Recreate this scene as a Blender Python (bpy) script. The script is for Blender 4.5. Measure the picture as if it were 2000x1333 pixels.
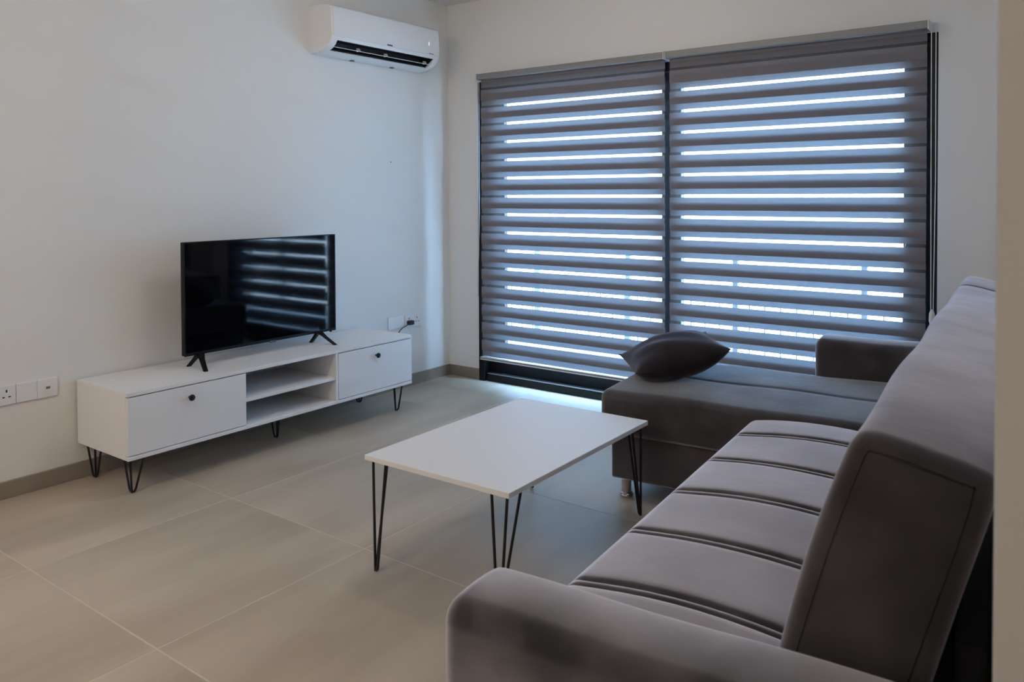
import bpy, bmesh, math, random
from mathutils import Vector, Matrix
random.seed(7)
S = bpy.context.scene
for o in list(bpy.data.objects): bpy.data.objects.remove(o, do_unlink=True)
C = S.collection

# ------------------------------------------------------------------ camera
YAW, PITCH, ROLL, F = 0.6371, 0.0201, -0.0041, 1551.475
cam_d = bpy.data.cameras.new('camera'); cam = bpy.data.objects.new('camera', cam_d); C.objects.link(cam)
_f = Vector((-math.sin(YAW), math.cos(YAW), 0)); _r = Vector((math.cos(YAW), math.sin(YAW), 0)); _u = Vector((0, 0, 1))
_f2 = _f*math.cos(PITCH) - _u*math.sin(PITCH); _u2 = _u*math.cos(PITCH) + _f*math.sin(PITCH)
_r3 = _r*math.cos(ROLL) + _u2*math.sin(ROLL); _u3 = _u2*math.cos(ROLL) - _r*math.sin(ROLL)
m = Matrix((_r3, _u3, -_f2)).transposed().to_4x4(); m.translation = (3.8306, -4.3997, 1.32)
cam.matrix_world = m
cam_d.sensor_fit = 'HORIZONTAL'; cam_d.sensor_width = 36; cam_d.lens = F*36/2000
cam_d.shift_x = 0; cam_d.shift_y = -255.71/2000
cam_d.clip_start = 0.05; cam_d.clip_end = 200
cam_d.dof.use_dof = True; cam_d.dof.focus_distance = 4.0; cam_d.dof.aperture_fstop = 6.3
S.camera = cam

# ------------------------------------------------------------------ world, lights, exposure
W = bpy.data.worlds.new('sky'); S.world = W; W.use_nodes = True
bg = W.node_tree.nodes['Background']; bg.inputs[1].default_value = 37.0
_tc = W.node_tree.nodes.new('ShaderNodeTexCoord'); _sp = W.node_tree.nodes.new('ShaderNodeSeparateXYZ'); _rp = W.node_tree.nodes.new('ShaderNodeValToRGB')
_mr = W.node_tree.nodes.new('ShaderNodeMapRange'); _mr.inputs['From Min'].default_value = -1; _mr.inputs['From Max'].default_value = 1
W.node_tree.links.new(_tc.outputs['Generated'], _sp.inputs[0]); W.node_tree.links.new(_sp.outputs['Z'], _mr.inputs['Value'])
W.node_tree.links.new(_mr.outputs[0], _rp.inputs[0]); W.node_tree.links.new(_rp.outputs[0], bg.inputs[0])
_e = _rp.color_ramp.elements                                     # sunlit pale ground below the horizon, blue sky above
_e[0].position = 0.485; _e[0].color = (0.54, 0.74, 1.0, 1); _e[1].position = 0.515; _e[1].color = (0.36, 0.63, 1.0, 1)
pl = bpy.data.lights.new('window_portal', 'AREA'); pl.shape = 'RECTANGLE'; pl.size = 2.9; pl.size_y = 2.12
pl.cycles.is_portal = True
po = bpy.data.objects.new('window_portal', pl); C.objects.link(po); po.location = (1.741, 0.16, 1.06); po.rotation_euler = (-math.pi/2, 0, 0)
LAMP = (1.55, -5.3, 2.69); LAMP_W = 44; LAMP_COL = (1.0, 0.86, 0.72)
S.view_settings.view_transform = 'Standard'; S.view_settings.look = 'None'
S.view_settings.gamma = 1; S.view_settings.use_curve_mapping = False; S.view_settings.exposure = 0.18

# ------------------------------------------------------------------ materials
def srgb(r, g, b):
    f = lambda c: (c/255/12.92) if c/255 <= 0.04045 else ((c/255+0.055)/1.055)**2.4
    return (f(r), f(g), f(b), 1)
def mat(name, col, rough=0.5, metal=0, spec=0.5, **kw):
    M = bpy.data.materials.new(name); M.use_nodes = True
    b = M.node_tree.nodes['Principled BSDF']
    b.inputs['Base Color'].default_value = col if len(col) == 4 else (*col, 1)
    b.inputs['Roughness'].default_value = rough; b.inputs['Metallic'].default_value = metal
    b.inputs['Specular IOR Level'].default_value = spec
    for k, v in kw.items(): b.inputs[k.replace('_', ' ')].default_value = v
    return M
def nn(M, t, **kw):
    n = M.node_tree.nodes.new(t)
    for k, v in kw.items(): setattr(n, k, v)
    return n
def lk(M, a, b): M.node_tree.links.new(a, b)
def noise_bump(M, scale, strength, dist=0.01, detail=3, stretch=None):
    b = M.node_tree.nodes['Principled BSDF']
    tc = nn(M, 'ShaderNodeTexCoord'); nz = nn(M, 'ShaderNodeTexNoise'); nz.inputs['Scale'].default_value = scale; nz.inputs['Detail'].default_value = detail
    src = tc.outputs['Object']
    if stretch:
        mp = nn(M, 'ShaderNodeMapping'); mp.inputs['Scale'].default_value = stretch; lk(M, src, mp.inputs['Vector']); src = mp.outputs['Vector']
    lk(M, src, nz.inputs['Vector'])
    bp = nn(M, 'ShaderNodeBump'); bp.inputs['Strength'].default_value = strength; bp.inputs['Distance'].default_value = dist
    lk(M, nz.outputs['Fac'], bp.inputs['Height']); lk(M, bp.outputs['Normal'], b.inputs['Normal'])
def noise_col(M, c1, c2, scale, detail=4, stretch=None, lo=0.3, hi=0.7, rand=False):
    b = M.node_tree.nodes['Principled BSDF']
    tc = nn(M, 'ShaderNodeTexCoord'); nz = nn(M, 'ShaderNodeTexNoise'); nz.inputs['Scale'].default_value = scale; nz.inputs['Detail'].default_value = detail
    src = tc.outputs['Object']
    if stretch:
        mp = nn(M, 'ShaderNodeMapping'); mp.inputs['Scale'].default_value = stretch; lk(M, src, mp.inputs['Vector']); src = mp.outputs['Vector']
    if rand:
        oi = nn(M, 'ShaderNodeObjectInfo'); mu = nn(M, 'ShaderNodeMath', operation='MULTIPLY'); mu.inputs[1].default_value = 37.0
        lk(M, oi.outputs['Random'], mu.inputs[0]); ad = nn(M, 'ShaderNodeVectorMath', operation='ADD')
        lk(M, src, ad.inputs[0]); lk(M, mu.outputs[0], ad.inputs[1]); src = ad.outputs[0]
    lk(M, src, nz.inputs['Vector'])
    cr = nn(M, 'ShaderNodeValToRGB'); cr.color_ramp.elements[0].position = lo; cr.color_ramp.elements[1].position = hi
    cr.color_ramp.elements[0].color = c1; cr.color_ramp.elements[1].color = c2
    lk(M, nz.outputs['Fac'], cr.inputs['Fac']); lk(M, cr.outputs['Color'], b.inputs['Base Color'])
    return cr

M = {}
M['wall'] = mat('wall_paint', (0.80, 0.79, 0.77), 0.85, spec=0.2); noise_bump(M['wall'], 60, 0.05, 0.002)
M['ceiling'] = mat('ceiling_paint', (0.80, 0.79, 0.77), 0.9, spec=0.2)
M['tile'] = mat('porcelain_tile', (0.42, 0.36, 0.29), 0.45, spec=0.3)
noise_col(M['tile'], (0.41, 0.348, 0.272, 1), (0.545, 0.475, 0.385, 1), 2.0, 6, (1.9, 0.42, 1), 0.34, 0.66, rand=True)
M['grout'] = mat('grout', (0.62, 0.56, 0.48), 0.8)
M['skirting'] = mat('skirting_tile', (0.26, 0.215, 0.17), 0.4); noise_col(M['skirting'], (0.24, 0.20, 0.16, 1), (0.30, 0.25, 0.20, 1), 2.5, 5, (0.5, 0.5, 2))
M['white_lam'] = mat('white_laminate', (0.80, 0.80, 0.81), 0.48, spec=0.3)
M['edge_gap'] = mat('shadow_gap', (0.02, 0.02, 0.025), 0.8)
M['black_metal'] = mat('black_powder_coat', (0.008, 0.008, 0.009), 0.45, spec=0.4)
M['black_alu'] = mat('black_aluminium', (0.004, 0.005, 0.007), 0.4, spec=0.3)
M['tv_body'] = mat('tv_plastic', (0.004, 0.004, 0.005), 0.4, spec=0.25)
M['tv_screen'] = mat('tv_screen', (0.001, 0.001, 0.002), 0.05, spec=0.33)
M['white_plastic'] = mat('white_plastic', (0.80, 0.80, 0.80), 0.3, spec=0.5)
M['ac_plastic'] = mat('ac_plastic', (0.84, 0.84, 0.84), 0.28, spec=0.5)
M['dark_plastic'] = mat('dark_plastic', (0.012, 0.012, 0.014), 0.5)
M['logo_grey'] = mat('logo_grey', (0.10, 0.11, 0.12), 0.4)
M['socket_hole'] = mat('socket_hole', (0.01, 0.01, 0.01), 0.8)
M['brass'] = mat('port_brass', (0.20, 0.17, 0.08), 0.5)
M['chrome'] = mat('chrome', (0.62, 0.60, 0.60), 0.12, metal=1)
M['rail_alu'] = mat('blind_rail', (0.26, 0.26, 0.255), 0.45, metal=0.0)
M['bar_alu'] = mat('blind_bottom_bar', (0.66, 0.66, 0.67), 0.4)
M['chain'] = mat('blind_chain', (0.70, 0.70, 0.70), 0.4)
M['track'] = mat('track_alu', (0.55, 0.55, 0.55), 0.35, metal=1)
M['balcony'] = mat('balcony_tile', (0.75, 0.73, 0.70), 0.7)
M['rail_paint'] = mat('rail_paint', (0.05, 0.055, 0.06), 0.5)
M['render_wall'] = mat('building_render', (0.70, 0.69, 0.66), 0.9)
M['far_glass'] = mat('far_window', (0.10, 0.13, 0.16), 0.15)
M['far_ground'] = mat('ground', (0.46, 0.45, 0.42), 0.9)
M['leaf'] = mat('leaf', (0.12, 0.20, 0.08), 0.7)
M['bark'] = mat('bark', (0.14, 0.10, 0.07), 0.9)

def velvet(name, c1, c2, tint, sheen=1.0, srough=0.35, pile=0.0):
    m_ = mat(name, c1, 0.85, spec=0.12)
    noise_col(m_, c1, c2, 7, 5, None, 0.38, 0.66)
    b = m_.node_tree.nodes['Principled BSDF']
    b.inputs['Sheen Weight'].default_value = sheen; b.inputs['Sheen Roughness'].default_value = srough
    b.inputs['Sheen Tint'].default_value = tint
    nz2 = nn(m_, 'ShaderNodeTexNoise'); nz2.inputs['Scale'].default_value = 5.5; nz2.inputs['Detail'].default_value = 5; tc2 = nn(m_, 'ShaderNodeTexCoord'); lk(m_, tc2.outputs['Object'], nz2.inputs['Vector'])
    mr2 = nn(m_, 'ShaderNodeMapRange'); mr2.inputs['From Min'].default_value = 0.36; mr2.inputs['From Max'].default_value = 0.6; mr2.inputs['To Min'].default_value = sheen*0.80; mr2.inputs['To Max'].default_value = sheen
    lk(m_, nz2.outputs['Fac'], mr2.inputs['Value']); lk(m_, mr2.outputs[0], b.inputs['Sheen Weight'])          # brushed nap patches
    noise_bump(m_, 28, 0.10, 0.01, 4)
    if pile:                                                       # upright pile: fibres catch light at a slant
        sh = nn(m_, 'ShaderNodeBsdfSheen'); sh.distribution = 'ASHIKHMIN'; sh.inputs['Color'].default_value = (tint[0]*pile, tint[1]*pile, tint[2]*pile, 1); sh.inputs['Roughness'].default_value = 0.55
        ad = nn(m_, 'ShaderNodeAddShader'); out = m_.node_tree.nodes['Material Output']
        lk(m_, b.outputs[0], ad.inputs[0]); lk(m_, sh.outputs[0], ad.inputs[1]); lk(m_, ad.outputs[0], out.inputs['Surface'])
    return m_
M['velvet'] = velvet('mauve_velvet', (0.034, 0.029, 0.033, 1), (0.085, 0.075, 0.083, 1), (0.95, 0.92, 1.0, 1), 1.0, 0.5, 0.5)
M['velvet_cross'] = velvet('mauve_velvet_cross_nap', (0.034, 0.029, 0.033, 1), (0.058, 0.051, 0.056, 1), (0.90, 0.94, 1.0, 1), 0.75, 0.52)
M['velvet_back'] = velvet('mauve_velvet_back', (0.034, 0.029, 0.033, 1), (0.080, 0.070, 0.078, 1), (0.96, 0.92, 1.0, 1), 1.0, 0.48, 0.12)
M['velvet_arm'] = velvet('mauve_velvet_arm', (0.018, 0.016, 0.020, 1), (0.115, 0.104, 0.118, 1), (0.95, 0.93, 1.0, 1), 1.0, 0.52, 0.30)
M['pillow'] = velvet('dark_velvet', (0.016, 0.013, 0.015, 1), (0.024, 0.021, 0.025, 1), (0.5, 0.46, 0.52, 1), 0.6, 0.42)

def fabric_opaque():
    m_ = bpy.data.materials.new('blind_opaque_fabric'); m_.use_nodes = True; nt = m_.node_tree; nt.nodes.clear()
    out = nt.nodes.new('ShaderNodeOutputMaterial'); d = nt.nodes.new('ShaderNodeBsdfDiffuse'); t = nt.nodes.new('ShaderNodeBsdfTranslucent')
    a = nt.nodes.new('ShaderNodeAddShader'); d.inputs[0].default_value = (0.20, 0.185, 0.20, 1)
    tc = nt.nodes.new('ShaderNodeTexCoord'); mp = nt.nodes.new('ShaderNodeMapping'); mp.inputs['Scale'].default_value = (3, 1, 260)
    nz = nt.nodes.new('ShaderNodeTexNoise'); nz.inputs['Scale'].default_value = 1.0; nz.inputs['Detail'].default_value = 2
    cr = nt.nodes.new('ShaderNodeValToRGB'); cr.color_ramp.elements[0].position = 0.3; cr.color_ramp.elements[1].position = 0.7
    cr.color_ramp.elements[0].color = (0.0165, 0.0178, 0.0200, 1); cr.color_ramp.elements[1].color = (0.0235, 0.0250, 0.0275, 1)
    L = nt.links.new
    L(tc.outputs['Object'], mp.inputs[0]); L(mp.outputs[0], nz.inputs['Vector']); L(nz.outputs['Fac'], cr.inputs[0]); L(cr.outputs[0], t.inputs[0])
    L(d.outputs[0], a.inputs[0]); L(t.outputs[0], a.inputs[1]); L(a.outputs[0], out.inputs[0])
    return m_
def fabric_sheer():
    m_ = bpy.data.materials.new('blind_sheer_fabric'); m_.use_nodes = True; nt = m_.node_tree; nt.nodes.clear()
    out = nt.nodes.new('ShaderNodeOutputMaterial'); d = nt.nodes.new('ShaderNodeBsdfDiffuse'); t = nt.nodes.new('ShaderNodeBsdfTranslucent'); tr = nt.nodes.new('ShaderNodeBsdfTransparent')
    d.inputs[0].default_value = (0.22, 0.21, 0.21, 1); t.inputs[0].default_value = (0.02, 0.02, 0.02, 1)
    a = nt.nodes.new('ShaderNodeAddShader'); mx = nt.nodes.new('ShaderNodeMixShader'); mx.inputs[0].default_value = 0.74
    L = nt.links.new
    L(d.outputs[0], a.inputs[0]); L(t.outputs[0], a.inputs[1]); L(a.outputs[0], mx.inputs[1]); L(tr.outputs[0], mx.inputs[2]); L(mx.outputs[0], out.inputs[0])
    return m_
def pane_glass():
    m_ = bpy.data.materials.new('window_glass'); m_.use_nodes = True; nt = m_.node_tree; nt.nodes.clear()
    out = nt.nodes.new('ShaderNodeOutputMaterial'); g = nt.nodes.new('ShaderNodeBsdfGlossy'); tr = nt.nodes.new('ShaderNodeBsdfTransparent')
    g.inputs['Roughness'].default_value = 0.02; tr.inputs[0].default_value = (0.90, 0.94, 0.95, 1)
    fr = nt.nodes.new('ShaderNodeFresnel'); fr.inputs[0].default_value = 1.45; mx = nt.nodes.new('ShaderNodeMixShader'); L = nt.links.new
    ge = nt.nodes.new('ShaderNodeNewGeometry'); iv = nt.nodes.new('ShaderNodeMath'); iv.operation = 'SUBTRACT'; iv.inputs[0].default_value = 1.0
    mu = nt.nodes.new('ShaderNodeMath'); mu.operation = 'MULTIPLY'; L(ge.outputs['Backfacing'], iv.inputs[1]); L(fr.outputs[0], mu.inputs[0]); L(iv.outputs[0], mu.inputs[1])
    L(mu.outputs[0], mx.inputs[0]); L(tr.outputs[0], mx.inputs[1]); L(g.outputs[0], mx.inputs[2]); L(mx.outputs[0], out.inputs[0])
    return m_
def emit(name, col, st):
    m_ = mat(name, col); b = m_.node_tree.nodes['Principled BSDF']
    b.inputs['Emission Color'].default_value = (*col, 1); b.inputs['Emission Strength'].default_value = st
    return m_
M['opaque'] = fabric_opaque(); M['sheer'] = fabric_sheer(); M['glass'] = pane_glass()
M['lamp_shade'] = emit('lamp_shade', LAMP_COL, 4.0)
M['led'] = emit('display_led', (0.85, 0.9, 1.0), 0.7)

# ------------------------------------------------------------------ mesh helpers
def obj(name, bm, material, parent=None, loc=(0, 0, 0), smooth=False):
    me = bpy.data.meshes.new(name)
    bmesh.ops.recalc_face_normals(bm, faces=bm.faces[:])
    bm.to_mesh(me); bm.free()
    if smooth:
        me.polygons.foreach_set('use_smooth', [True]*len(me.polygons))
        try: me.set_sharp_from_angle(angle=math.radians(smooth if smooth is not True else 40))
        except Exception: pass
    me.materials.append(M[material] if isinstance(material, str) else material)
    o = bpy.data.objects.new(name, me); C.objects.link(o); o.location = loc
    if parent: o.parent = parent
    return o
def again(src, loc, parent=None, rot=None):
    o = src.copy(); C.objects.link(o); o.location = loc
    o.parent = parent if parent else src.parent
    if rot: o.rotation_euler = rot
    return o
def empty(name, loc=(0, 0, 0), rz=0):
    o = bpy.data.objects.new(name, None); C.objects.link(o); o.location = loc; o.rotation_euler = (0, 0, rz); o.empty_display_size = 0.05
    return o
def tag(o, label=None, cat=None, group=None, kind=None):
    if label: o['label'] = label
    if cat: o['category'] = cat
    if group: o['group'] = group
    if kind: o['kind'] = kind
    return o
def box(bm, x0, x1, y0, y1, z0, z1, bev=0, seg=2):
    r = bmesh.ops.create_cube(bm, size=1); vs = r['verts']
    for v in vs: v.co = Vector(((x0+x1)/2+v.co.x*(x1-x0), (y0+y1)/2+v.co.y*(y1-y0), (z0+z1)/2+v.co.z*(z1-z0)))
    if bev:
        es = list({e for v in vs for e in v.link_edges})
        bmesh.ops.bevel(bm, geom=es, offset=bev, segments=seg, profile=0.5, affect='EDGES')
    return bm
def B(*a, **k): return box(bmesh.new(), *a, **k)
def loft(bm, loops, caps=True):
    L = [[bm.verts.new(p) for p in lp] for lp in loops]; n = len(L[0])
    for a, b in zip(L, L[1:]):
        for i in range(n): bm.faces.new((a[i], a[(i+1) % n], b[(i+1) % n], b[i]))
    if caps: bm.faces.new(L[0][::-1]); bm.faces.new(L[-1])
    return bm
def tube(bm, pts, r, n=8, caps=True):
    pts = [Vector(p) for p in pts]; loops = []
    prev = None
    for i, p in enumerate(pts):
        d = (pts[min(i+1, len(pts)-1)] - pts[max(i-1, 0)]).normalized()
        ref = prev if prev else (Vector((0, 0, 1)) if abs(d.z) < 0.9 else Vector((1, 0, 0)))
        a = (ref - d*ref.dot(d)).normalized(); b = d.cross(a); prev = a
        rr = r[i] if isinstance(r, (list, tuple)) else r
        loops.append([p + a*rr*math.cos(2*math.pi*k/n) + b*rr*math.sin(2*math.pi*k/n) for k in range(n)])
    return loft(bm, loops, caps)
def lathe(bm, c, prof, n=20, axis='z'):
    loops = []
    for r, h in prof:
        lp = []
        for k in range(n):
            a = 2*math.pi*k/n; p = (r*math.cos(a), r*math.sin(a), h)
            if axis == 'x': p = (p[2], p[0], p[1])
            if axis == 'y': p = (p[0], p[2], p[1])
            lp.append(Vector(c)+Vector(p))
        loops.append(lp)
    return loft(bm, loops)
def chaikin(pts, it=2, q=0.25):
    for _ in range(it):
        out = []
        for i in range(len(pts)):
            a, b = pts[i], pts[(i+1) % len(pts)]
            out += [tuple(a[k]*(1-q)+b[k]*q for k in range(2)), tuple(a[k]*q+b[k]*(1-q) for k in range(2))]
        pts = out
    return pts
def axis_coords(lo, hi, r, nr, mid, extra=()):
    c = [lo + r*i/nr for i in range(nr)] + [lo+r+(hi-lo-2*r)*i/mid for i in range(mid+1)] + [hi-r+r*(i+1)/nr for i in range(nr)]
    c += [e for e in extra if lo+r < e < hi-r]
    return sorted(set(round(v, 5) for v in c))
def softbox(x0, x1, y0, y1, z0, z1, r, nr=4, mid=(6, 6, 3), ex=(), ey=(), disp=None):
    bm = bmesh.new(); X = axis_coords(x0, x1, r, nr, mid[0], ex); Y = axis_coords(y0, y1, r, nr, mid[1], ey); Z = axis_coords(z0, z1, r, nr, mid[2])
    cache = {}
    def v(x, y, z):
        k = (x, y, z)
        if k not in cache:
            c = Vector((min(max(x, x0+r), x1-r), min(max(y, y0+r), y1-r), min(max(z, z0+r), z1-r))); d = Vector(k)-c
            p = c + d.normalized()*r if d.length > 1e-9 else Vector(k)
            if disp: p = disp(p, d.normalized())
            cache[k] = bm.verts.new(p)
        return cache[k]
    def grid(A, Bq, fn):
        for i in range(len(A)-1):
            for j in range(len(Bq)-1):
                try: bm.faces.new((fn(A[i], Bq[j]), fn(A[i+1], Bq[j]), fn(A[i+1], Bq[j+1]), fn(A[i], Bq[j+1])))
                except ValueError: pass
    for z in (Z[0], Z[-1]): grid(X, Y, lambda a, b: v(a, b, z))
    for y in (Y[0], Y[-1]): grid(X, Z, lambda a, b: v(a, y, b))
    for x in (X[0], X[-1]): grid(Y, Z, lambda a, b: v(x, a, b))
    return bm

# ------------------------------------------------------------------ room shell
CEIL = 2.6926; WX0, WX1, WH = 0.295, 3.187, 2.11
XR, YF, STUB = 6.2, -7.4, -3.45
def struct(name, bm, m_, parent=None, label=None, cat=None):
    o = obj(name, bm, m_, parent); tag(o, label, cat, kind='structure'); return o
fl = struct('floor', B(-0.15, XR+0.15, YF-0.15, 0.02, -0.12, -0.0007), 'grout', None, 'large beige porcelain floor tiles with pale grout joints', 'floor')
PX, PY, OX, OY = 0.836, 0.812, 0.80, -2.368
g = 0.0028
tile_mesh = {}
for i in range(-1, 7):
    for j in range(-7, 4):
        x0 = max(OX+PX*i+g, 0.0); x1 = min(OX+PX*(i+1)-g, XR); y0 = max(OY+PY*j+g, YF); y1 = min(OY+PY*(j+1)-g, 0.0)
        if x1-x0 < 0.01 or y1-y0 < 0.01: continue
        k = (round(x1-x0, 4), round(y1-y0, 4))
        if k not in tile_mesh:
            t = obj('floor_tile', box(bmesh.new(), -k[0]/2, k[0]/2, -k[1]/2, k[1]/2, -0.01, 0.0, 0.0004, 1), 'tile', fl, ((x0+x1)/2, (y0+y1)/2, 0)); tile_mesh[k] = t
        else: again(tile_mesh[k], ((x0+x1)/2, (y0+y1)/2, 0), fl)
struct('wall_left', B(-0.15, 0, YF-0.15, 0.25, -0.12, CEIL+0.12), 'wall', None, 'white painted wall behind the television', 'wall')
bm = bmesh.new(); box(bm, 0, WX0, 0, 0.25, -0.12, CEIL+0.12); box(bm, WX0, WX1, 0, 0.25, WH, CEIL+0.12); box(bm, WX1, XR+0.15, 0, 0.25, -0.12, CEIL+0.12); box(bm, WX0, WX1, 0, 0.25, -0.12, -0.004)
struct('wall_back', bm, 'wall', None, 'white painted wall around the wide window', 'wall')
struct('wall_pier', B(3.392, 3.745, -0.035, 0.0, 0, CEIL), 'wall', None, 'shallow pale pier in the corner right of the window', 'wall')
bm = bmesh.new(); box(bm, 3.745, 3.90, STUB, 0, 0, CEIL, 0.004, 2)
struct('wall_right', bm, 'wall', None, 'blurred pale wall end at the right edge in front of the sofa', 'wall')
struct('wall_far_right', B(XR, XR+0.15, YF, 0, 0, CEIL), 'wall', None, 'white wall of the adjoining kitchen side', 'wall')
struct('wall_light_blocker', B(2.5, 2.65, YF, -4.17, 0, CEIL), 'wall', None, 'unseen white wall added beside the camera to block the lamp', 'wall')  # added out of view, keeps lamp light off the wall end and sofa end
struct('wall_front', B(0, XR+0.15, YF-0.15, YF, 0, CEIL), 'wall', None, 'white wall behind the camera', 'wall')
struct('ceiling', B(-0.15, XR+0.15, YF-0.15, 0.25, CEIL, CEIL+0.12), 'ceiling', None, 'plain white ceiling above the air conditioner corner', 'ceiling')
struct('baseboard_left', B(0, 0.012, YF, 0, 0, 0.0761, 0.0015, 1), 'skirting', None, 'taupe tile skirting along the television wall', 'baseboard')
struct('baseboard_back', B(0.012, WX0, -0.012, 0, 0, 0.0761, 0.0015, 1), 'skirting', None, 'short taupe tile skirting left of the window', 'baseboard')
struct('baseboard_right', B(3.187, 3.392, -0.012, 0, 0, 0.0761, 0.0015, 1), 'skirting', None, 'short taupe tile skirting behind the sofa corner', 'baseboard')

# ------------------------------------------------------------------ window
win = empty('window_1', (1.741, 0, 0)); tag(win, 'wide black framed sliding glass door behind the zebra blinds', 'window', kind='structure')
def wpart(name, x0, x1, y0, y1, z0, z1, m_='black_alu', bev=0.002): return obj(name, B(x0-1.741, x1-1.741, y0, y1, z0, z1, bev=bev, seg=1), m_, win)
wpart('frame_jamb', WX0, 0.345, -0.024, 0.12, 0.0, WH); wpart('frame_jamb', 3.137, WX1, 0.0, 0.12, 0.0, WH)
wpart('frame_head', 0.345, 3.137, 0.0, 0.12, 2.05, WH); wpart('frame_sill', 0.345, 3.137, -0.006, 0.12, 0.0, 0.05)
wpart('sill_track', 0.36, 3.12, -0.005, 0.001, 0.05, 0.057, 'track', 0.001)
def sash(x0, x1, sl, sr, y0, y1):
    wpart('sash_stile', x0, x0+sl, y0, y1, 0.052, 2.05); wpart('sash_stile', x1-sr, x1, y0, y1, 0.052, 2.05)
    wpart('sash_top_rail', x0+sl, x1-sr, y0, y1, 1.975, 2.05); wpart('sash_bottom_rail', x0+sl, x1-sr, y0, y1, 0.052, 0.165)
    wpart('glass_pane', x0+sl, x1-sr, (y0+y1)/2-0.003, (y0+y1)/2+0.003, 0.165, 1.975, 'glass', 0)
sash(0.345, 1.81, 0.130, 0.112, 0.046, 0.084)
sash(1.70, 3.137, 0.126, 0.104, 0.002, 0.040)
bm = bmesh.new()
pts = [(3.10-1.741, 0.004, 0.935), (3.075-1.741, -0.012, 0.94), (3.045-1.741, -0.018, 0.975), (3.040-1.741, -0.018, 1.02), (3.055-1.741, -0.018, 1.06), (3.08-1.741, -0.012, 1.078), (3.105-1.741, 0.004, 1.08)]
tube(bm, pts, 0.009, 8); box(bm, 3.085-1.741, 3.125-1.741, -0.006, 0.004, 0.92, 1.09, 0.003)
obj('door_handle', bm, 'black_alu', win, smooth=True)

# ------------------------------------------------------------------ zebra blinds
P, WO = 0.125, 0.0745
def blind(x0, x1, label, chain_side):
    cx = (x0+x1)/2; e = empty('zebra_blind', (cx, -0.045, 0.158)); w = x1-x0-0.024
    tag(e, label, 'blind', 'zebra roller blinds over the window')
    zo = -0.158
    h = obj('head_rail', B(-(x1-x0)/2+0.004, (x1-x0)/2-0.004, -0.045, 0.043, 2.118+zo, 2.157+zo, bev=0.004), 'rail_alu', e)
    cap = obj('end_cap', B(-0.003, 0.003, -0.048, 0.0445, 2.112+zo, 2.160+zo, bev=0.001, seg=1), 'bar_alu', e, (-(x1-x0)/2+0.001, 0, 0))
    again(cap, ((x1-x0)/2-0.001, 0, 0), e)
    slit = 1.933-0.011                                   # bottom of the topmost clear slit
    def plane(zz0, zz1, bow):
        bm = bmesh.new(); N = 1; rows = []
        for k in range(4):
            t = k/3; rows.append([bm.verts.new((sx*w/2, bow*math.sin(math.pi*t), zz0+(zz1-zz0)*t)) for sx in (-1, 1)])
        for a, b in zip(rows, rows[1:]): bm.faces.new((a[0], a[1], b[1], b[0]))
        return bm
    for layer, (y, off) in enumerate(((-0.005, 0.0), (0.003, -0.034))):
        src_o = src_s = None
        for k in range(-2, 15):
            top = slit + off - P*k; bot = top-WO
            zt = min(top, 2.118); zb = max(bot, 0.175)
            if zt-zb > 0.008:
                full = abs((zt-zb)-WO) < 1e-6
                if full and src_o: again(src_o, (0, y, top+zo), e)
                else:
                    o = obj('opaque_band', plane(zb-top, zt-top, -0.0015), 'opaque', e, (0, y, top+zo), smooth=True)
                    if full: src_o = o
            zt2 = min(bot, 2.118); zb2 = max(top-P, 0.175)
            if zt2-zb2 > 0.008:
                full = abs((zt2-zb2)-(P-WO)) < 1e-6
                if full and src_s: again(src_s, (0, y, bot+zo), e)
                else:
                    o = obj('sheer_band', plane(zb2-bot, zt2-bot, 0.0), 'sheer', e, (0, y, bot+zo), smooth=True)
                    if full: src_s = o
    bm = bmesh.new(); box(bm, -w/2-0.002, w/2+0.002, -0.026, 0.020, 0.160+zo, 0.180+zo, 0.003)
    bar = obj('bottom_bar', bm, 'bar_alu', e)
    obj('bar_groove', B(-w/2, w/2, -0.0275, -0.0255, 0.171+zo, 0.1745+zo), 'edge_gap', bar)
    return e
b1 = blind(0.332, 1.756, 'narrower grey zebra roller blind, on the side of the window nearest the television', 'L')
b2 = blind(1.764, 3.156, 'grey zebra roller blind above the sofa chaise, with a hanging bead chain', 'R')
# bead chain of the right blind with its weight
cx2 = (1.764+3.156)/2
bm = bmesh.new()
for xx in (3.164, 3.184):
    tube(bm, [(xx-cx2, -0.012, 2.12-0.158), (xx-cx2+0.002, -0.012, 1.4-0.158), ((3.174+(xx-3.174)*0.5)-cx2, -0.012, 0.74-0.158)], 0.0022, 6)
ch = obj('bead_chain', bm, 'chain', b2, smooth=True)
bm = bmesh.new(); tube(bm, [(3.174-cx2, -0.012, 0.745-0.158), (3.174-cx2, -0.012, 0.725-0.158), (3.174-cx2, -0.012, 0.69-0.158), (3.174-cx2, -0.012, 0.66-0.158)], [0.006, 0.013, 0.014, 0.006], 12)
obj('chain_weight', bm, 'white_plastic', ch, smooth=True)
cx1 = (0.332+1.756)/2
bm = bmesh.new()
for dx in (0, 0.012): tube(bm, [(0.320+dx-cx1, -0.01, 2.12-0.158), (0.302+dx-cx1, 0.010, 1.2-0.158), (0.280+dx*0.6-cx1, 0.030, 0.65-0.158)], 0.0018, 6)
ch1 = obj('bead_chain', bm, 'chain', b1, smooth=True)
bm = bmesh.new(); box(bm, 0.268-cx1, 0.290-cx1, 0.022, 0.045, 0.60-0.158, 0.655-0.158, 0.005); obj('chain_clip', bm, 'white_plastic', ch1)

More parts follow.
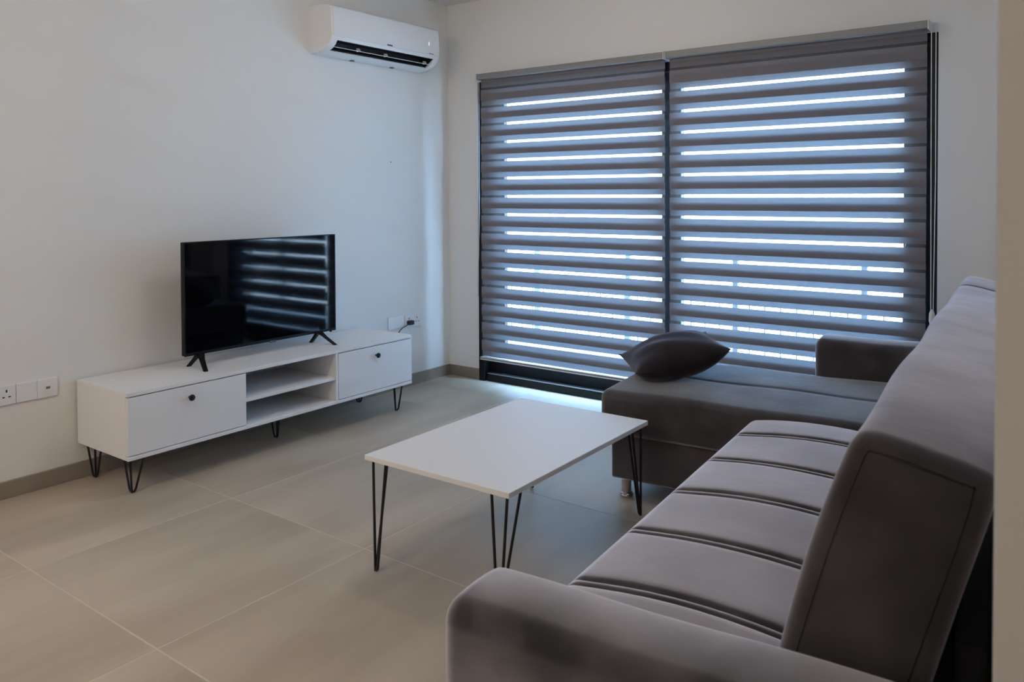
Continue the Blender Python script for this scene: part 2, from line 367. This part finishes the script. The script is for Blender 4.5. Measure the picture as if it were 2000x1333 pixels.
# ------------------------------------------------------------------ television stand
st = empty('tv_stand', (0.245, -1.77, 0)); tag(st, 'long low white media console on black hairpin legs under the television', 'tv stand')
def sp(name, x0, x1, y0, y1, z0, z1, m_='white_lam', bev=0.0015, par=None): return obj(name, B(x0-0.245, x1-0.245, y0+1.77, y1+1.77, z0, z1, bev=bev, seg=1), m_, par or st)
SX0, SX1, SY0, SY1, SZ0, SZ1 = 0.016, 0.470, -2.650, -0.890, 0.170, 0.467
sp('top_panel', SX0, SX1, SY0, SY1, SZ1-0.018, SZ1)
sp('bottom_panel', SX0, SX1, SY0, SY1, SZ0, SZ0+0.018)
sp('side_panel', SX0, SX1-0.020, SY0, SY0+0.018, SZ0+0.018, SZ1-0.018); sp('side_panel', SX0, SX1-0.020, SY1-0.018, SY1, SZ0+0.018, SZ1-0.018)
sp('divider', SX0, SX1-0.02, -2.075, -2.057, SZ0+0.018, SZ1-0.018); sp('divider', SX0, SX1-0.001, -1.488, -1.470, SZ0+0.018, SZ1-0.018)
sp('back_panel', SX0-0.004, SX0, SY0+0.002, SY1-0.002, SZ0+0.002, SZ1-0.002)
sp('shelf', SX0, SX1-0.006, -2.057, -1.488, 0.302, 0.320)
for y0, y1, ky in ((SY0+0.001, -2.058, -2.36), (-1.468, SY1-0.001, -1.188)):
    d = sp('drawer_front', SX1-0.019, SX1, y0, y1, SZ0+0.0215, SZ1-0.0225, bev=0.001)
    sp('drawer_box', 0.06, SX1-0.02, y0+0.03, y1-0.03, SZ0+0.03, SZ1-0.03, par=d)
    bm = bmesh.new(); lathe(bm, (SX1-0.245, ky+1.77, 0.392), [(0.006, -0.001), (0.006, 0.012), (0.013, 0.016), (0.015, 0.020), (0.014, 0.025), (0.009, 0.028)], 16, 'x')
    obj('knob', bm, 'black_metal', d, smooth=True)
def hairpin(top, bot, splay, r=0.0045, ub=0.010):
    """three steel rods from a mounting plate that meet in a rounded foot"""
    bm = bmesh.new(); top = Vector(top); bot = Vector(bot)
    for d in splay:
        a = top+Vector((d[0], d[1], 0)); dd = Vector((d[0], d[1], 0)); dd = dd.normalized()*ub if dd.length > 1e-6 else dd
        tube(bm, [a, bot+dd+Vector((0, 0, ub+0.004)), bot+dd*0.72+Vector((0, 0, 0.0085)), bot+dd*0.3+Vector((0, 0, r))], r, 8)
    xs = [d[0] for d in splay]; ys = [d[1] for d in splay]
    box(bm, top.x+min(xs)-0.008, top.x+max(xs)+0.008, top.y+min(ys)-0.008, top.y+max(ys)+0.008, top.z-0.003, top.z)
    return bm
def sleg(x, y, sx, sy):
    spl = [(0.0-0.012*sx, -0.012*sy), (-0.012*sx, 0.06*sy), (0.05*sx, -0.012*sy)]
    spl = [(-0.03*sx, -0.025*sy), (-0.025*sx, 0.045*sy), (0.035*sx, -0.02*sy)]
    obj('leg', hairpin((x-0.245, y+1.77, SZ0), (x-0.245, y+1.77, 0), spl, 0.005, 0.014), 'black_metal', st, smooth=True)
sleg(0.388, -2.590, -1, 1); sleg(0.060, -2.590, 1, 1); sleg(0.388, -0.945, -1, -1); sleg(0.060, -0.945, 1, -1); sleg(0.245, -1.713, 1, 1)

# ------------------------------------------------------------------ television
tv = empty('television', (0.245, -1.762, SZ1)); tag(tv, 'black flat screen television on two splayed feet', 'television')
T = lambda x, y, z: (x-0.245, y+1.762, z-SZ1)
TY0, TY1, TZ0, TZ1, TX = -2.2409, -1.2838, 0.5296, 1.0906, 0.235
def tbox(name, x0, x1, y0, y1, z0, z1, m_, bev=0.002, par=None):
    a = T(x0, y0, z0); b = T(x1, y1, z1); return obj(name, B(a[0], b[0], a[1], b[1], a[2], b[2], bev=bev), m_, par or tv)
tbox('housing', TX-0.028, TX-0.002, TY0, TY1, TZ0, TZ1, 'tv_body', 0.004)
tbox('rear_cover', TX-0.06, TX-0.027, TY0+0.12, TY1-0.12, TZ0+0.03, TZ0+0.34, 'tv_body', 0.012)
tbox('screen', TX-0.003, TX+0.0005, TY0+0.006, TY1-0.006, TZ0+0.014, TZ1-0.006, 'tv_screen', 0)
for y0, y1, z0, z1 in ((TY0, TY1, TZ0-0.001, TZ0+0.014), (TY0, TY1, TZ1-0.006, TZ1), (TY0, TY0+0.006, TZ0+0.014, TZ1-0.006), (TY1-0.006, TY1, TZ0+0.014, TZ1-0.006)):
    tbox('bezel', TX-0.004, TX+0.002, y0, y1, z0, z1, 'tv_body', 0.001)
tbox('brand_plate', TX-0.006, TX+0.003, -1.745, -1.705, TZ0-0.006, TZ0+0.004, 'logo_grey', 0.001)
tbox('sensor', TX-0.012, TX, -1.322, -1.312, TZ0-0.008, TZ0+0.002, 'tv_body', 0.001)
for yb, ya, yc in ((-2.195, -2.188, -2.204), (-1.40, -1.412, -1.381)):
    bm = bmesh.new(); apex = Vector(T(0.230, -2.155 if yb < -2 else -1.405, TZ0+0.004))
    for x, y in ((0.181 if yb < -2 else 0.168, ya), (0.356 if yb < -2 else 0.343, yc)):
        tip = Vector(T(x, y, SZ1)); loops = []
        for t, wx, wy in ((0, 0.016, 0.016), (0.35, 0.010, 0.010), (0.92, 0.008, 0.009), (1, 0.008, 0.009)):
            c = apex.lerp(tip, t)
            if t == 1: c.z = 0.0
            loops.append([c+Vector((a*wx, b*wy, 0)) for a, b in ((-1, -1), (1, -1), (1, 1), (-1, 1))])
        loft(bm, loops)
    obj('foot', bm, 'tv_body', tv)

# ------------------------------------------------------------------ coffee table
KX0, KX1, KY0, KY1, KZ = 1.7399, 2.3726, -2.4635, -1.5044, 0.3998
kcx, kcy = (KX0+KX1)/2, (KY0+KY1)/2
kt = empty('coffee_table', (kcx, kcy, 0), 0.0126); tag(kt, 'rectangular white coffee table with black hairpin legs in front of the sofa', 'table')
hx, hy = (KX1-KX0)/2, (KY1-KY0)/2
obj('tabletop', B(-hx, hx, -hy, hy, KZ-0.018, KZ, bev=0.0012, seg=1), 'white_lam', kt)
for sx in (-1, 1):
    for sy in (-1, 1):
        x, y = sx*(hx-0.022), sy*(hy-0.022)
        bx, by = sx*(hx-(0.06 if sx < 0 else 0.037)), sy*(hy+0.008)
        spl = [(0, 0), (-sx*0.062, 0), (0, -sy*0.075)]
        bm = bmesh.new(); bot = Vector((bx, by, 0)); r = 0.0048
        for d in spl:
            a = Vector((x+d[0], y+d[1], KZ-0.018)); dd = (a-bot); dd.z = 0; dd = dd.normalized()*0.008
            tube(bm, [a, bot+dd+Vector((0, 0, 0.014)), bot+dd*0.7+Vector((0, 0, 0.0075)), bot+dd*0.2+Vector((0, 0, r))], r, 8)
        box(bm, min(x, x-sx*0.07)-0.004, max(x, x-sx*0.07)+0.004, min(y, y-sy*0.083)-0.004, max(y, y-sy*0.083)+0.004, KZ-0.0205, KZ-0.018)
        obj('leg', bm, 'black_metal', kt, smooth=True)

# ------------------------------------------------------------------ corner sofa (local frame: x across the seat, y along it)
so = empty('corner_sofa', (2.84, -2.87, 0), math.radians(4.5)); tag(so, 'mauve grey velvet corner sofa with channelled seat and chaise', 'sofa')
ST = 0.437
SEAMS = [0.0, 0.325, 0.65, 0.975, 1.30]
ey = []
for s in SEAMS: ey += [s+d for d in (-0.045, -0.03, -0.022, -0.018, -0.0155, -0.013, -0.0105, -0.008, -0.004, 0, 0.004, 0.008, 0.0105, 0.013, 0.0155, 0.018, 0.022, 0.03, 0.045)]
def seat_disp(p, d):
    if d.z > 0.3 and p.z > 0.3:
        t = (p.x-0.30)/0.32; crown = 0.030*max(0, 1-t*t)
        wgt = min(1, max(0, (p.x-0.012)/0.05))
        gz = 0
        for s in SEAMS:
            for q in (-0.0145, 0.0145): gz -= 0.013*math.exp(-((p.y-s-q)/0.0055)**2)
            gz -= 0.003*math.exp(-((p.y-s)/0.022)**2)
        p = p + Vector((0, 0, crown*d.z + gz*wgt*d.z))
        p.z += 0.003*math.sin(p.y*9+p.x*5)*wgt
    return p
obj('seat_cushion', softbox(0, 0.66, -0.272, 1.535, 0.205, ST-0.010, 0.045, 5, (10, 24, 2), ey=ey, disp=seat_disp), 'velvet', so, smooth=60)
obj('seat_base', softbox(0.025, 0.72, -0.27, 1.535, 0.085, 0.205, 0.012, 2, (3, 6, 1)), 'velvet', so, smooth=60)
# chaise
CT = 0.478
def chaise_disp(p, d):
    if d.z > 0.3 and p.z > 0.4:
        gz = 0
        for q in (-0.008, 0.008): gz -= 0.005*math.exp(-((p.y-1.90-q)/0.005)**2)
        gz -= 0.004*math.exp(-((p.y-1.90)/0.03)**2)
        t = (p.y-1.91)/0.4; p = p+Vector((0, 0, 0.008*max(0, 1-t*t)*d.z+gz*d.z*min(1, max(0, (p.x+0.62)/0.05))))
        p.z += 0.003*math.sin(p.x*11+p.y*7)
    elif p.z > 0.3 and abs(d.y) > 0.5: p = p+Vector((0, 0.004*math.sin(p.x*9)*d.y, 0))
    return p
eyc = [1.90+d for d in (-0.045, -0.03, -0.02, -0.013, -0.008, -0.004, 0, 0.004, 0.008, 0.013, 0.02, 0.03, 0.045)]
obj('chaise_cushion', softbox(-0.640, 0.62, 1.515, 2.300, 0.275, CT-0.008, 0.04, 5, (20, 10, 3), ey=eyc, disp=chaise_disp), 'velvet_cross', so, smooth=60)
obj('chaise_base', softbox(-0.595, 0.70, 1.545, 2.290, 0.082, 0.279, 0.012, 2, (6, 4, 2)), 'velvet', so, smooth=60)
# armrests
def arm_disp(y0, y1, zt):
    def f(p, d):
        if d.z > 0.3:
            t = (p.y-(y0+y1)/2)/((y1-y0)/2); p = p+Vector((0, 0, 0.012*max(0, 1-t*t)*d.z + 0.002*math.sin(p.x*13)*d.z))
        return p
    return f
obj('armrest', softbox(-0.004, 0.80, -0.470, -0.274, 0.085, 0.582, 0.040, 6, (14, 4, 8), disp=arm_disp(-0.470, -0.274, 0.59)), 'velvet_arm', so, smooth=60)
obj('armrest', softbox(0.098, 0.80, 2.302, 2.500, 0.085, 0.628, 0.035, 5, (12, 4, 6), disp=arm_disp(2.302, 2.5, 0.63)), 'velvet_back', so, smooth=60)
# backrest
prof = [(0.500, 0.36), (0.520, 0.46), (0.560, 0.62), (0.605, 0.78), (0.645, 0.900), (0.657, 0.930), (0.675, 0.948), (0.72, 0.944), (0.80, 0.924), (0.843, 0.912), (0.857, 0.900), (0.858, 0.875), (0.846, 0.82), (0.80, 0.66), (0.745, 0.47), (0.715, 0.36)]
prof = chaikin(prof, 2)
cen = (sum(p[0] for p in prof)/len(prof), sum(p[1] for p in prof)/len(prof))
def inset(pr, d):
    out = []; n = len(pr)
    for i in range(n):
        a, b = pr[i-1], pr[(i+1) % n]; tx, tz = b[0]-a[0], b[1]-a[1]; l = math.hypot(tx, tz) or 1
        out.append((pr[i][0]+tz/l*d*-1 if False else pr[i][0]-(-tz/l)*d*SGN, pr[i][1]-(tx/l)*d*SGN))
    return out
area = sum(prof[i][0]*prof[(i+1) % len(prof)][1]-prof[(i+1) % len(prof)][0]*prof[i][1] for i in range(len(prof)))
SGN = -1 if area > 0 else 1
def back_piece(name, v0, v1):
    bm = bmesh.new(); R = 0.026; loops = []
    sts = [(v0+R*(1-math.cos(a)), R*(1-math.sin(a))) for a in (0, 0.35, 0.7, 1.05, 1.3, 1.57)]
    N = max(4, int((v1-v0)/0.12)); sts += [(v0+R+(v1-v0-2*R)*k/N, -0.004*math.sin(math.pi*k/N)) for k in range(1, N)]
    sts += [(v1-R*(1-math.cos(a)), R*(1-math.sin(a))) for a in (1.57, 1.3, 1.05, 0.7, 0.35, 0)]
    for v, i in sts:
        sh = 0.045*(v+0.25)/2.75; pr = inset(prof, i)
        loops.append([(p[0]+sh+0.003*math.sin(v*8+p[1]*9), v, p[1]+0.003*math.sin(v*6.3)) for p in pr])
    loft(bm, loops)
    return obj(name, bm, 'velvet_back', so, smooth=60)
bk = back_piece('backrest', -0.262, 2.075)
back_piece('backrest', 2.072, 2.500)
bm = bmesh.new()                                           # stitched piping on the near end panel
pp = [p for p in inset(prof, 0.030)]
tube(bm, [(p[0], -0.262, p[1]) for p in pp] + [(pp[0][0], -0.262, pp[0][1])], 0.0009, 6)
obj('piping', bm, 'pillow', bk, smooth=True)
bm = bmesh.new(); box(bm, 0.66, 0.80, -0.25, 2.48, 0.10, 0.40, 0.01)
obj('back_base', bm, 'velvet', so)
bm = bmesh.new(); box(bm, 0.80, 0.845, -0.20, 2.45, 0.085, 0.62, 0.008)
obj('back_gap_shade', bm, 'edge_gap', so)  # added black box, paints the shade in the gap behind the backrest
# chrome legs
leg0 = None
for u, v in ((-0.54, 1.585), (-0.54, 2.24), (0.05, -0.42), (0.62, -0.42), (0.62, 2.43), (0.05, 0.6)):
    if leg0 is None:
        bm = bmesh.new(); lathe(bm, (0, 0, 0), [(0.027, 0.0), (0.030, 0.003), (0.030, 0.010), (0.026, 0.016), (0.021, 0.020), (0.021, 0.086)], 20)
        leg0 = obj('leg', bm, 'chrome', so, (u, v, 0), smooth=True); leg0['label'] = 'short chrome cylinder leg'
    else: again(leg0, (u, v, 0), so)

# ------------------------------------------------------------------ cushion
def pillow_bm(sx, sy, h, n=22):
    bm = bmesh.new(); top = {}; bot = {}
    for i in range(n+1):
        for j in range(n+1):
            a, b = -1+2*i/n, -1+2*j/n
            prof_ = max(0.0, (1-abs(a)**2.2)*(1-abs(b)**2.2))**0.62
            pinch = 1-0.10*(1-abs(a)**2)*abs(b)**6 if True else 1
            px = a*sx/2*(1-0.10*(1-b*b)*abs(a)**5); py = b*sy/2*(1-0.10*(1-a*a)*abs(b)**5)
            wr = 0.006*math.sin(a*5+b*9)*(1-a*a)*(1-b*b)
            zt = h*0.55*prof_+wr; zb = -h*0.45*prof_
            zc = 0.03*(a*a*b*b)
            top[i, j] = bm.verts.new((px, py, zt+zc))
            edge = i in (0, n) or j in (0, n)
            bot[i, j] = top[i, j] if edge else bm.verts.new((px, py, max(zb, -h*0.36)+zc))
    for i in range(n):
        for j in range(n):
            bm.faces.new((top[i, j], top[i+1, j], top[i+1, j+1], top[i, j+1]))
            try: bm.faces.new((bot[i, j], bot[i, j+1], bot[i+1, j+1], bot[i+1, j]))
            except ValueError: pass
    return bm
th = math.radians(4.5)
def sofa_w(u, v, z): return (2.84+u*math.cos(th)-v*math.sin(th), -2.87+u*math.sin(th)+v*math.cos(th), z)
cu = obj('throw_pillow', pillow_bm(0.445, 0.445, 0.195), 'pillow', None, sofa_w(-0.44, 1.90, CT+0.083), smooth=60)
cu.rotation_euler = (Matrix.Rotation(math.radians(-14), 3, Vector((-0.59, 0.81, 0))) @ Matrix.Rotation(math.radians(38), 3, 'Z')).to_euler(); tag(cu, 'dark brown velvet throw pillow lying on the chaise', 'pillow')

# ------------------------------------------------------------------ air conditioner
ac = empty('air_conditioner', (0, -0.79, 2.168)); tag(ac, 'white split air conditioner with open louvre mounted high on the wall', 'air conditioner')
A0, A1, V0, V1 = -1.262, -0.318, -1.215, -0.372
def acl(pr, y): return [(p[0], y+0.79, p[1]-2.168) for p in pr]
solid = [(0.0, 2.170), (0.0, 2.457), (0.118, 2.457), (0.168, 2.450), (0.190, 2.434), (0.198, 2.39), (0.2005, 2.31), (0.199, 2.255), (0.192, 2.236), (0.176, 2.214), (0.150, 2.194), (0.118, 2.182), (0.085, 2.174), (0.06, 2.171), (0.04, 2.170), (0.02, 2.170)]
notch = [(0.0, 2.170), (0.0, 2.457), (0.118, 2.457), (0.168, 2.450), (0.190, 2.434), (0.198, 2.39), (0.2005, 2.31), (0.199, 2.255), (0.192, 2.238), (0.150, 2.262), (0.095, 2.250), (0.092, 2.215), (0.120, 2.184), (0.085, 2.174), (0.04, 2.170), (0.02, 2.170)]
def sc(pr, k): return [(p[0]*k if p[0] > 0.01 else p[0], 2.30+(p[1]-2.30)*(1-(1-k)*0.6)) for p in pr]
bm = bmesh.new(); loft(bm, [acl(sc(solid, 0.965), A0), acl(sc(solid, 0.985), A0+0.004), acl(solid, A0+0.016), acl(solid, V0)]); loft(bm, [acl(notch, V0), acl(notch, V1)]); loft(bm, [acl(solid, V1), acl(solid, A1-0.016), acl(sc(solid, 0.985), A1-0.004), acl(sc(solid, 0.965), A1)])
body = obj('body', bm, 'ac_plastic', ac, smooth=35)
bm = bmesh.new()                                          # proud front panel with a joint line under it
fp = [(0.199, 2.262), (0.2035, 2.262), (0.2050, 2.31), (0.2025, 2.39), (0.194, 2.433), (0.189, 2.433)]
loft(bm, [acl(fp, A0+0.010), acl(fp, A1-0.010)]); obj('front_panel', bm, 'ac_plastic', ac, smooth=35)
bm = bmesh.new()
rec = [(0.187, 2.2395), (0.150, 2.260), (0.097, 2.248), (0.0945, 2.216), (0.1205, 2.1865), (0.122, 2.190), (0.099, 2.217), (0.101, 2.244), (0.150, 2.255), (0.186, 2.236)]
loft(bm, [acl(rec, V0+0.001), acl(rec, V1-0.001)]); obj('vent_lining', bm, 'dark_plastic', ac)
for yy in (V0+0.002, V1-0.006):
    bm = bmesh.new(); loft(bm, [acl([(0.186, 2.236), (0.15, 2.258), (0.098, 2.246), (0.096, 2.217), (0.122, 2.19)], yy), acl([(0.186, 2.236), (0.15, 2.258), (0.098, 2.246), (0.096, 2.217), (0.122, 2.19)], yy+0.004)])
    obj('vent_cheek', bm, 'dark_plastic', ac)
bm = bmesh.new(); lo = [(0.122, 2.2105), (0.166, 2.1995), (0.167, 2.2020), (0.123, 2.2135)]
loft(bm, [acl(lo, V0+0.012), acl(lo, V1-0.012)]); lv = obj('louvre', bm, 'ac_plastic', ac)
for yy in (-1.00, -0.765, -0.40):
    bm = bmesh.new(); loft(bm, [acl([(0.120, 2.206), (0.150, 2.210), (0.140, 2.225), (0.120, 2.228)], yy), acl([(0.120, 2.206), (0.150, 2.210), (0.140, 2.225), (0.120, 2.228)], yy+0.008)])
    obj('louvre_bracket', bm, 'white_plastic', lv)
def aplate(name, x, y0, y1, z0, z1, m_): return obj(name, B(x-0.002, x+0.0012, y0+0.79, y1+0.79, z0-2.168, z1-2.168, bev=0.0004, seg=1), m_, ac)
aplate('brand_plate', 0.2042, -0.815, -0.770, 2.2635, 2.2725, 'logo_grey'); aplate('model_plate', 0.2042, -0.425, -0.385, 2.265, 2.2695, 'logo_grey'); aplate('display_icon', 0.2050, -0.4305, -0.4245, 2.320, 2.344, 'led')
for yy in (-0.95, -0.60): obj('bottom_clip', B(0.015, 0.035, yy+0.79-0.012, yy+0.79+0.012, -0.004, 0.003, bev=0.001, seg=1), 'logo_grey', ac)

# ------------------------------------------------------------------ sockets
def plate(name, label, cat, yc, zc, w, h=0.086):
    e = empty(name, (0, yc, zc)); tag(e, label, cat)
    bm = bmesh.new(); box(bm, 0, 0.009, -w/2, w/2, -h/2, h/2, 0.003, 2); obj('face_plate', bm, 'white_plastic', e)
    return e
def hole(e, y, z, dy, dz, m_='socket_hole', x=0.0087, name='slot'): return obj(name, B(x-0.003, x+0.0006, y-dy/2, y+dy/2, z-dz/2, z+dz/2), m_, e)
def uk(e, y):
    hole(e, y, 0.018, 0.006, 0.012); hole(e, y-0.012, -0.008, 0.010, 0.005); hole(e, y+0.012, -0.008, 0.010, 0.005)
s1 = plate('wall_socket', 'white mains socket plate at the left edge, left of the blank plate', 'socket', -2.985, 0.452, 0.160)
uk(s1, 0.042); uk(s1, -0.04)
for y in (0.006, -0.006):
    obj('rocker_switch', B(0.008, 0.012, y-0.0045, y+0.0045, -0.022, -0.006, bev=0.001, seg=1), 'dark_plastic', s1)
s2 = plate('blank_plate', 'white blank wall plate between the mains socket and the aerial outlet', 'wall plate', -2.8605, 0.452, 0.086)
obj('cable_dimple', B(0.008, 0.0095, -0.006, 0.006, -0.003, 0.003, bev=0.0005, seg=1), 'white_plastic', s2)
s3 = plate('data_outlet', 'white wall plate with a small dark data port, nearest the console', 'socket', -2.774, 0.452, 0.086)
hole(s3, 0.0, 0.0, 0.030, 0.018, 'white_plastic', 0.0105, 'port_surround'); hole(s3, 0.0, 0.001, 0.018, 0.011, 'brass', 0.0112, 'port')
s4 = plate('double_socket', 'white double mains socket above the right end of the console', 'socket', -0.398, 0.446, 0.152)
uk(s4, 0.045); uk(s4, -0.035)
for y in (0.010, -0.006): obj('rocker_switch', B(0.008, 0.012, y-0.0045, y+0.0045, 0.014, 0.030, bev=0.001, seg=1), 'white_plastic', s4)
s5 = plate('blank_plate', 'white blank plate left of the double socket above the console', 'wall plate', -0.555, 0.454, 0.152)
pg = empty('power_plug', (0.010, -0.436, 0.438)); tag(pg, 'black plug with a short drooping cable in the double socket', 'plug')
bm = bmesh.new(); box(bm, 0.0, 0.034, -0.022, 0.022, -0.014, 0.016, 0.006); obj('plug_body', bm, 'dark_plastic', pg, smooth=True)
bm = bmesh.new(); tube(bm, [(0.018, -0.018, -0.004), (0.020, -0.045, -0.014), (0.018, -0.075, -0.022), (0.012, -0.10, -0.040), (0.004, -0.12, -0.075), (0.0, -0.13, -0.15)], 0.0032, 8); obj('cable', bm, 'dark_plastic', pg, smooth=True)
bm = bmesh.new(); lathe(bm, (0, -0.591, 1.539), [(0.0035, 0.0), (0.0035, 0.003), (0.002, 0.005)], 10, 'x'); tag(obj('wall_nail', bm, 'logo_grey', None), 'tiny nail head in the wall below the air conditioner', 'nail')

# ------------------------------------------------------------------ ceiling lamps: one behind the camera, two added for fill
def ceiling_lamp(x, y, watts, col, label):
    lp = empty('ceiling_lamp', (x, y, CEIL)); tag(lp, label, 'lamp')
    bm = bmesh.new(); lathe(bm, (0, 0, 0), [(0.17, 0), (0.17, -0.03), (0.16, -0.034)], 28); obj('lamp_base', bm, 'white_plastic', lp, smooth=True)
    bm = bmesh.new(); lathe(bm, (0, 0, 0), [(0.158, -0.034), (0.155, -0.06), (0.13, -0.085), (0.07, -0.10), (0.01, -0.104)], 28); obj('lamp_shade', bm, 'lamp_shade', lp, smooth=True)
    ld = bpy.data.lights.new('lamp_light', 'POINT'); ld.energy = watts; ld.color = col; ld.shadow_soft_size = 0.16
    o = bpy.data.objects.new('lamp_light', ld); C.objects.link(o); o.parent = lp; o.location = (0, 0, -0.28)
ceiling_lamp(LAMP[0], LAMP[1], LAMP_W, LAMP_COL, 'round white ceiling lamp over the living room behind the camera')
ceiling_lamp(1.75, -1.65, 9, LAMP_COL, 'added round white fill lamp above the coffee table, out of view')  # added warm fill, lifts the walls and upward faces
ceiling_lamp(4.7, -5.6, 19, (1.0, 0.84, 0.68), 'added round white fill lamp on the hallway ceiling, out of view')  # added lamp that brightens the near wall end

# ------------------------------------------------------------------ outside: balcony, railing
struct('balcony_floor', B(-1.5, 5.5, 0.25, 1.62, -0.16, -0.03), 'balcony', None, 'pale balcony floor outside the window', 'balcony')
rl = empty('balcony_railing', (1.6, 1.5, -0.03)); tag(rl, 'grey metal balcony railing seen through the blind slits', 'railing')
post = None
for k in range(-3, 5):
    x = 1.595+0.925*k-1.6
    if post is None: post = obj('post', B(-0.02, 0.02, -0.02, 0.02, 0, 0.93, bev=0.002, seg=1), 'rail_paint', rl, (x, 0, 0))
    else: again(post, (x, 0, 0), rl)
hr = obj('handrail', B(-2.9, 3.8, -0.03, 0.03, 0.93, 0.965, bev=0.004, seg=1), 'rail_paint', rl)
for z in (0.10, 0.52): obj('rail', B(-2.9, 3.8, -0.012, 0.012, z, z+0.025), 'rail_paint', rl)
bal = None
for k in range(0, 56):
    x = -2.85+k*0.118
    if bal is None: bal = obj('baluster', B(-0.004, 0.004, -0.004, 0.004, 0.12, 0.525), 'rail_paint', rl, (x, 0, 0))
    else: again(bal, (x, 0, 0), rl)
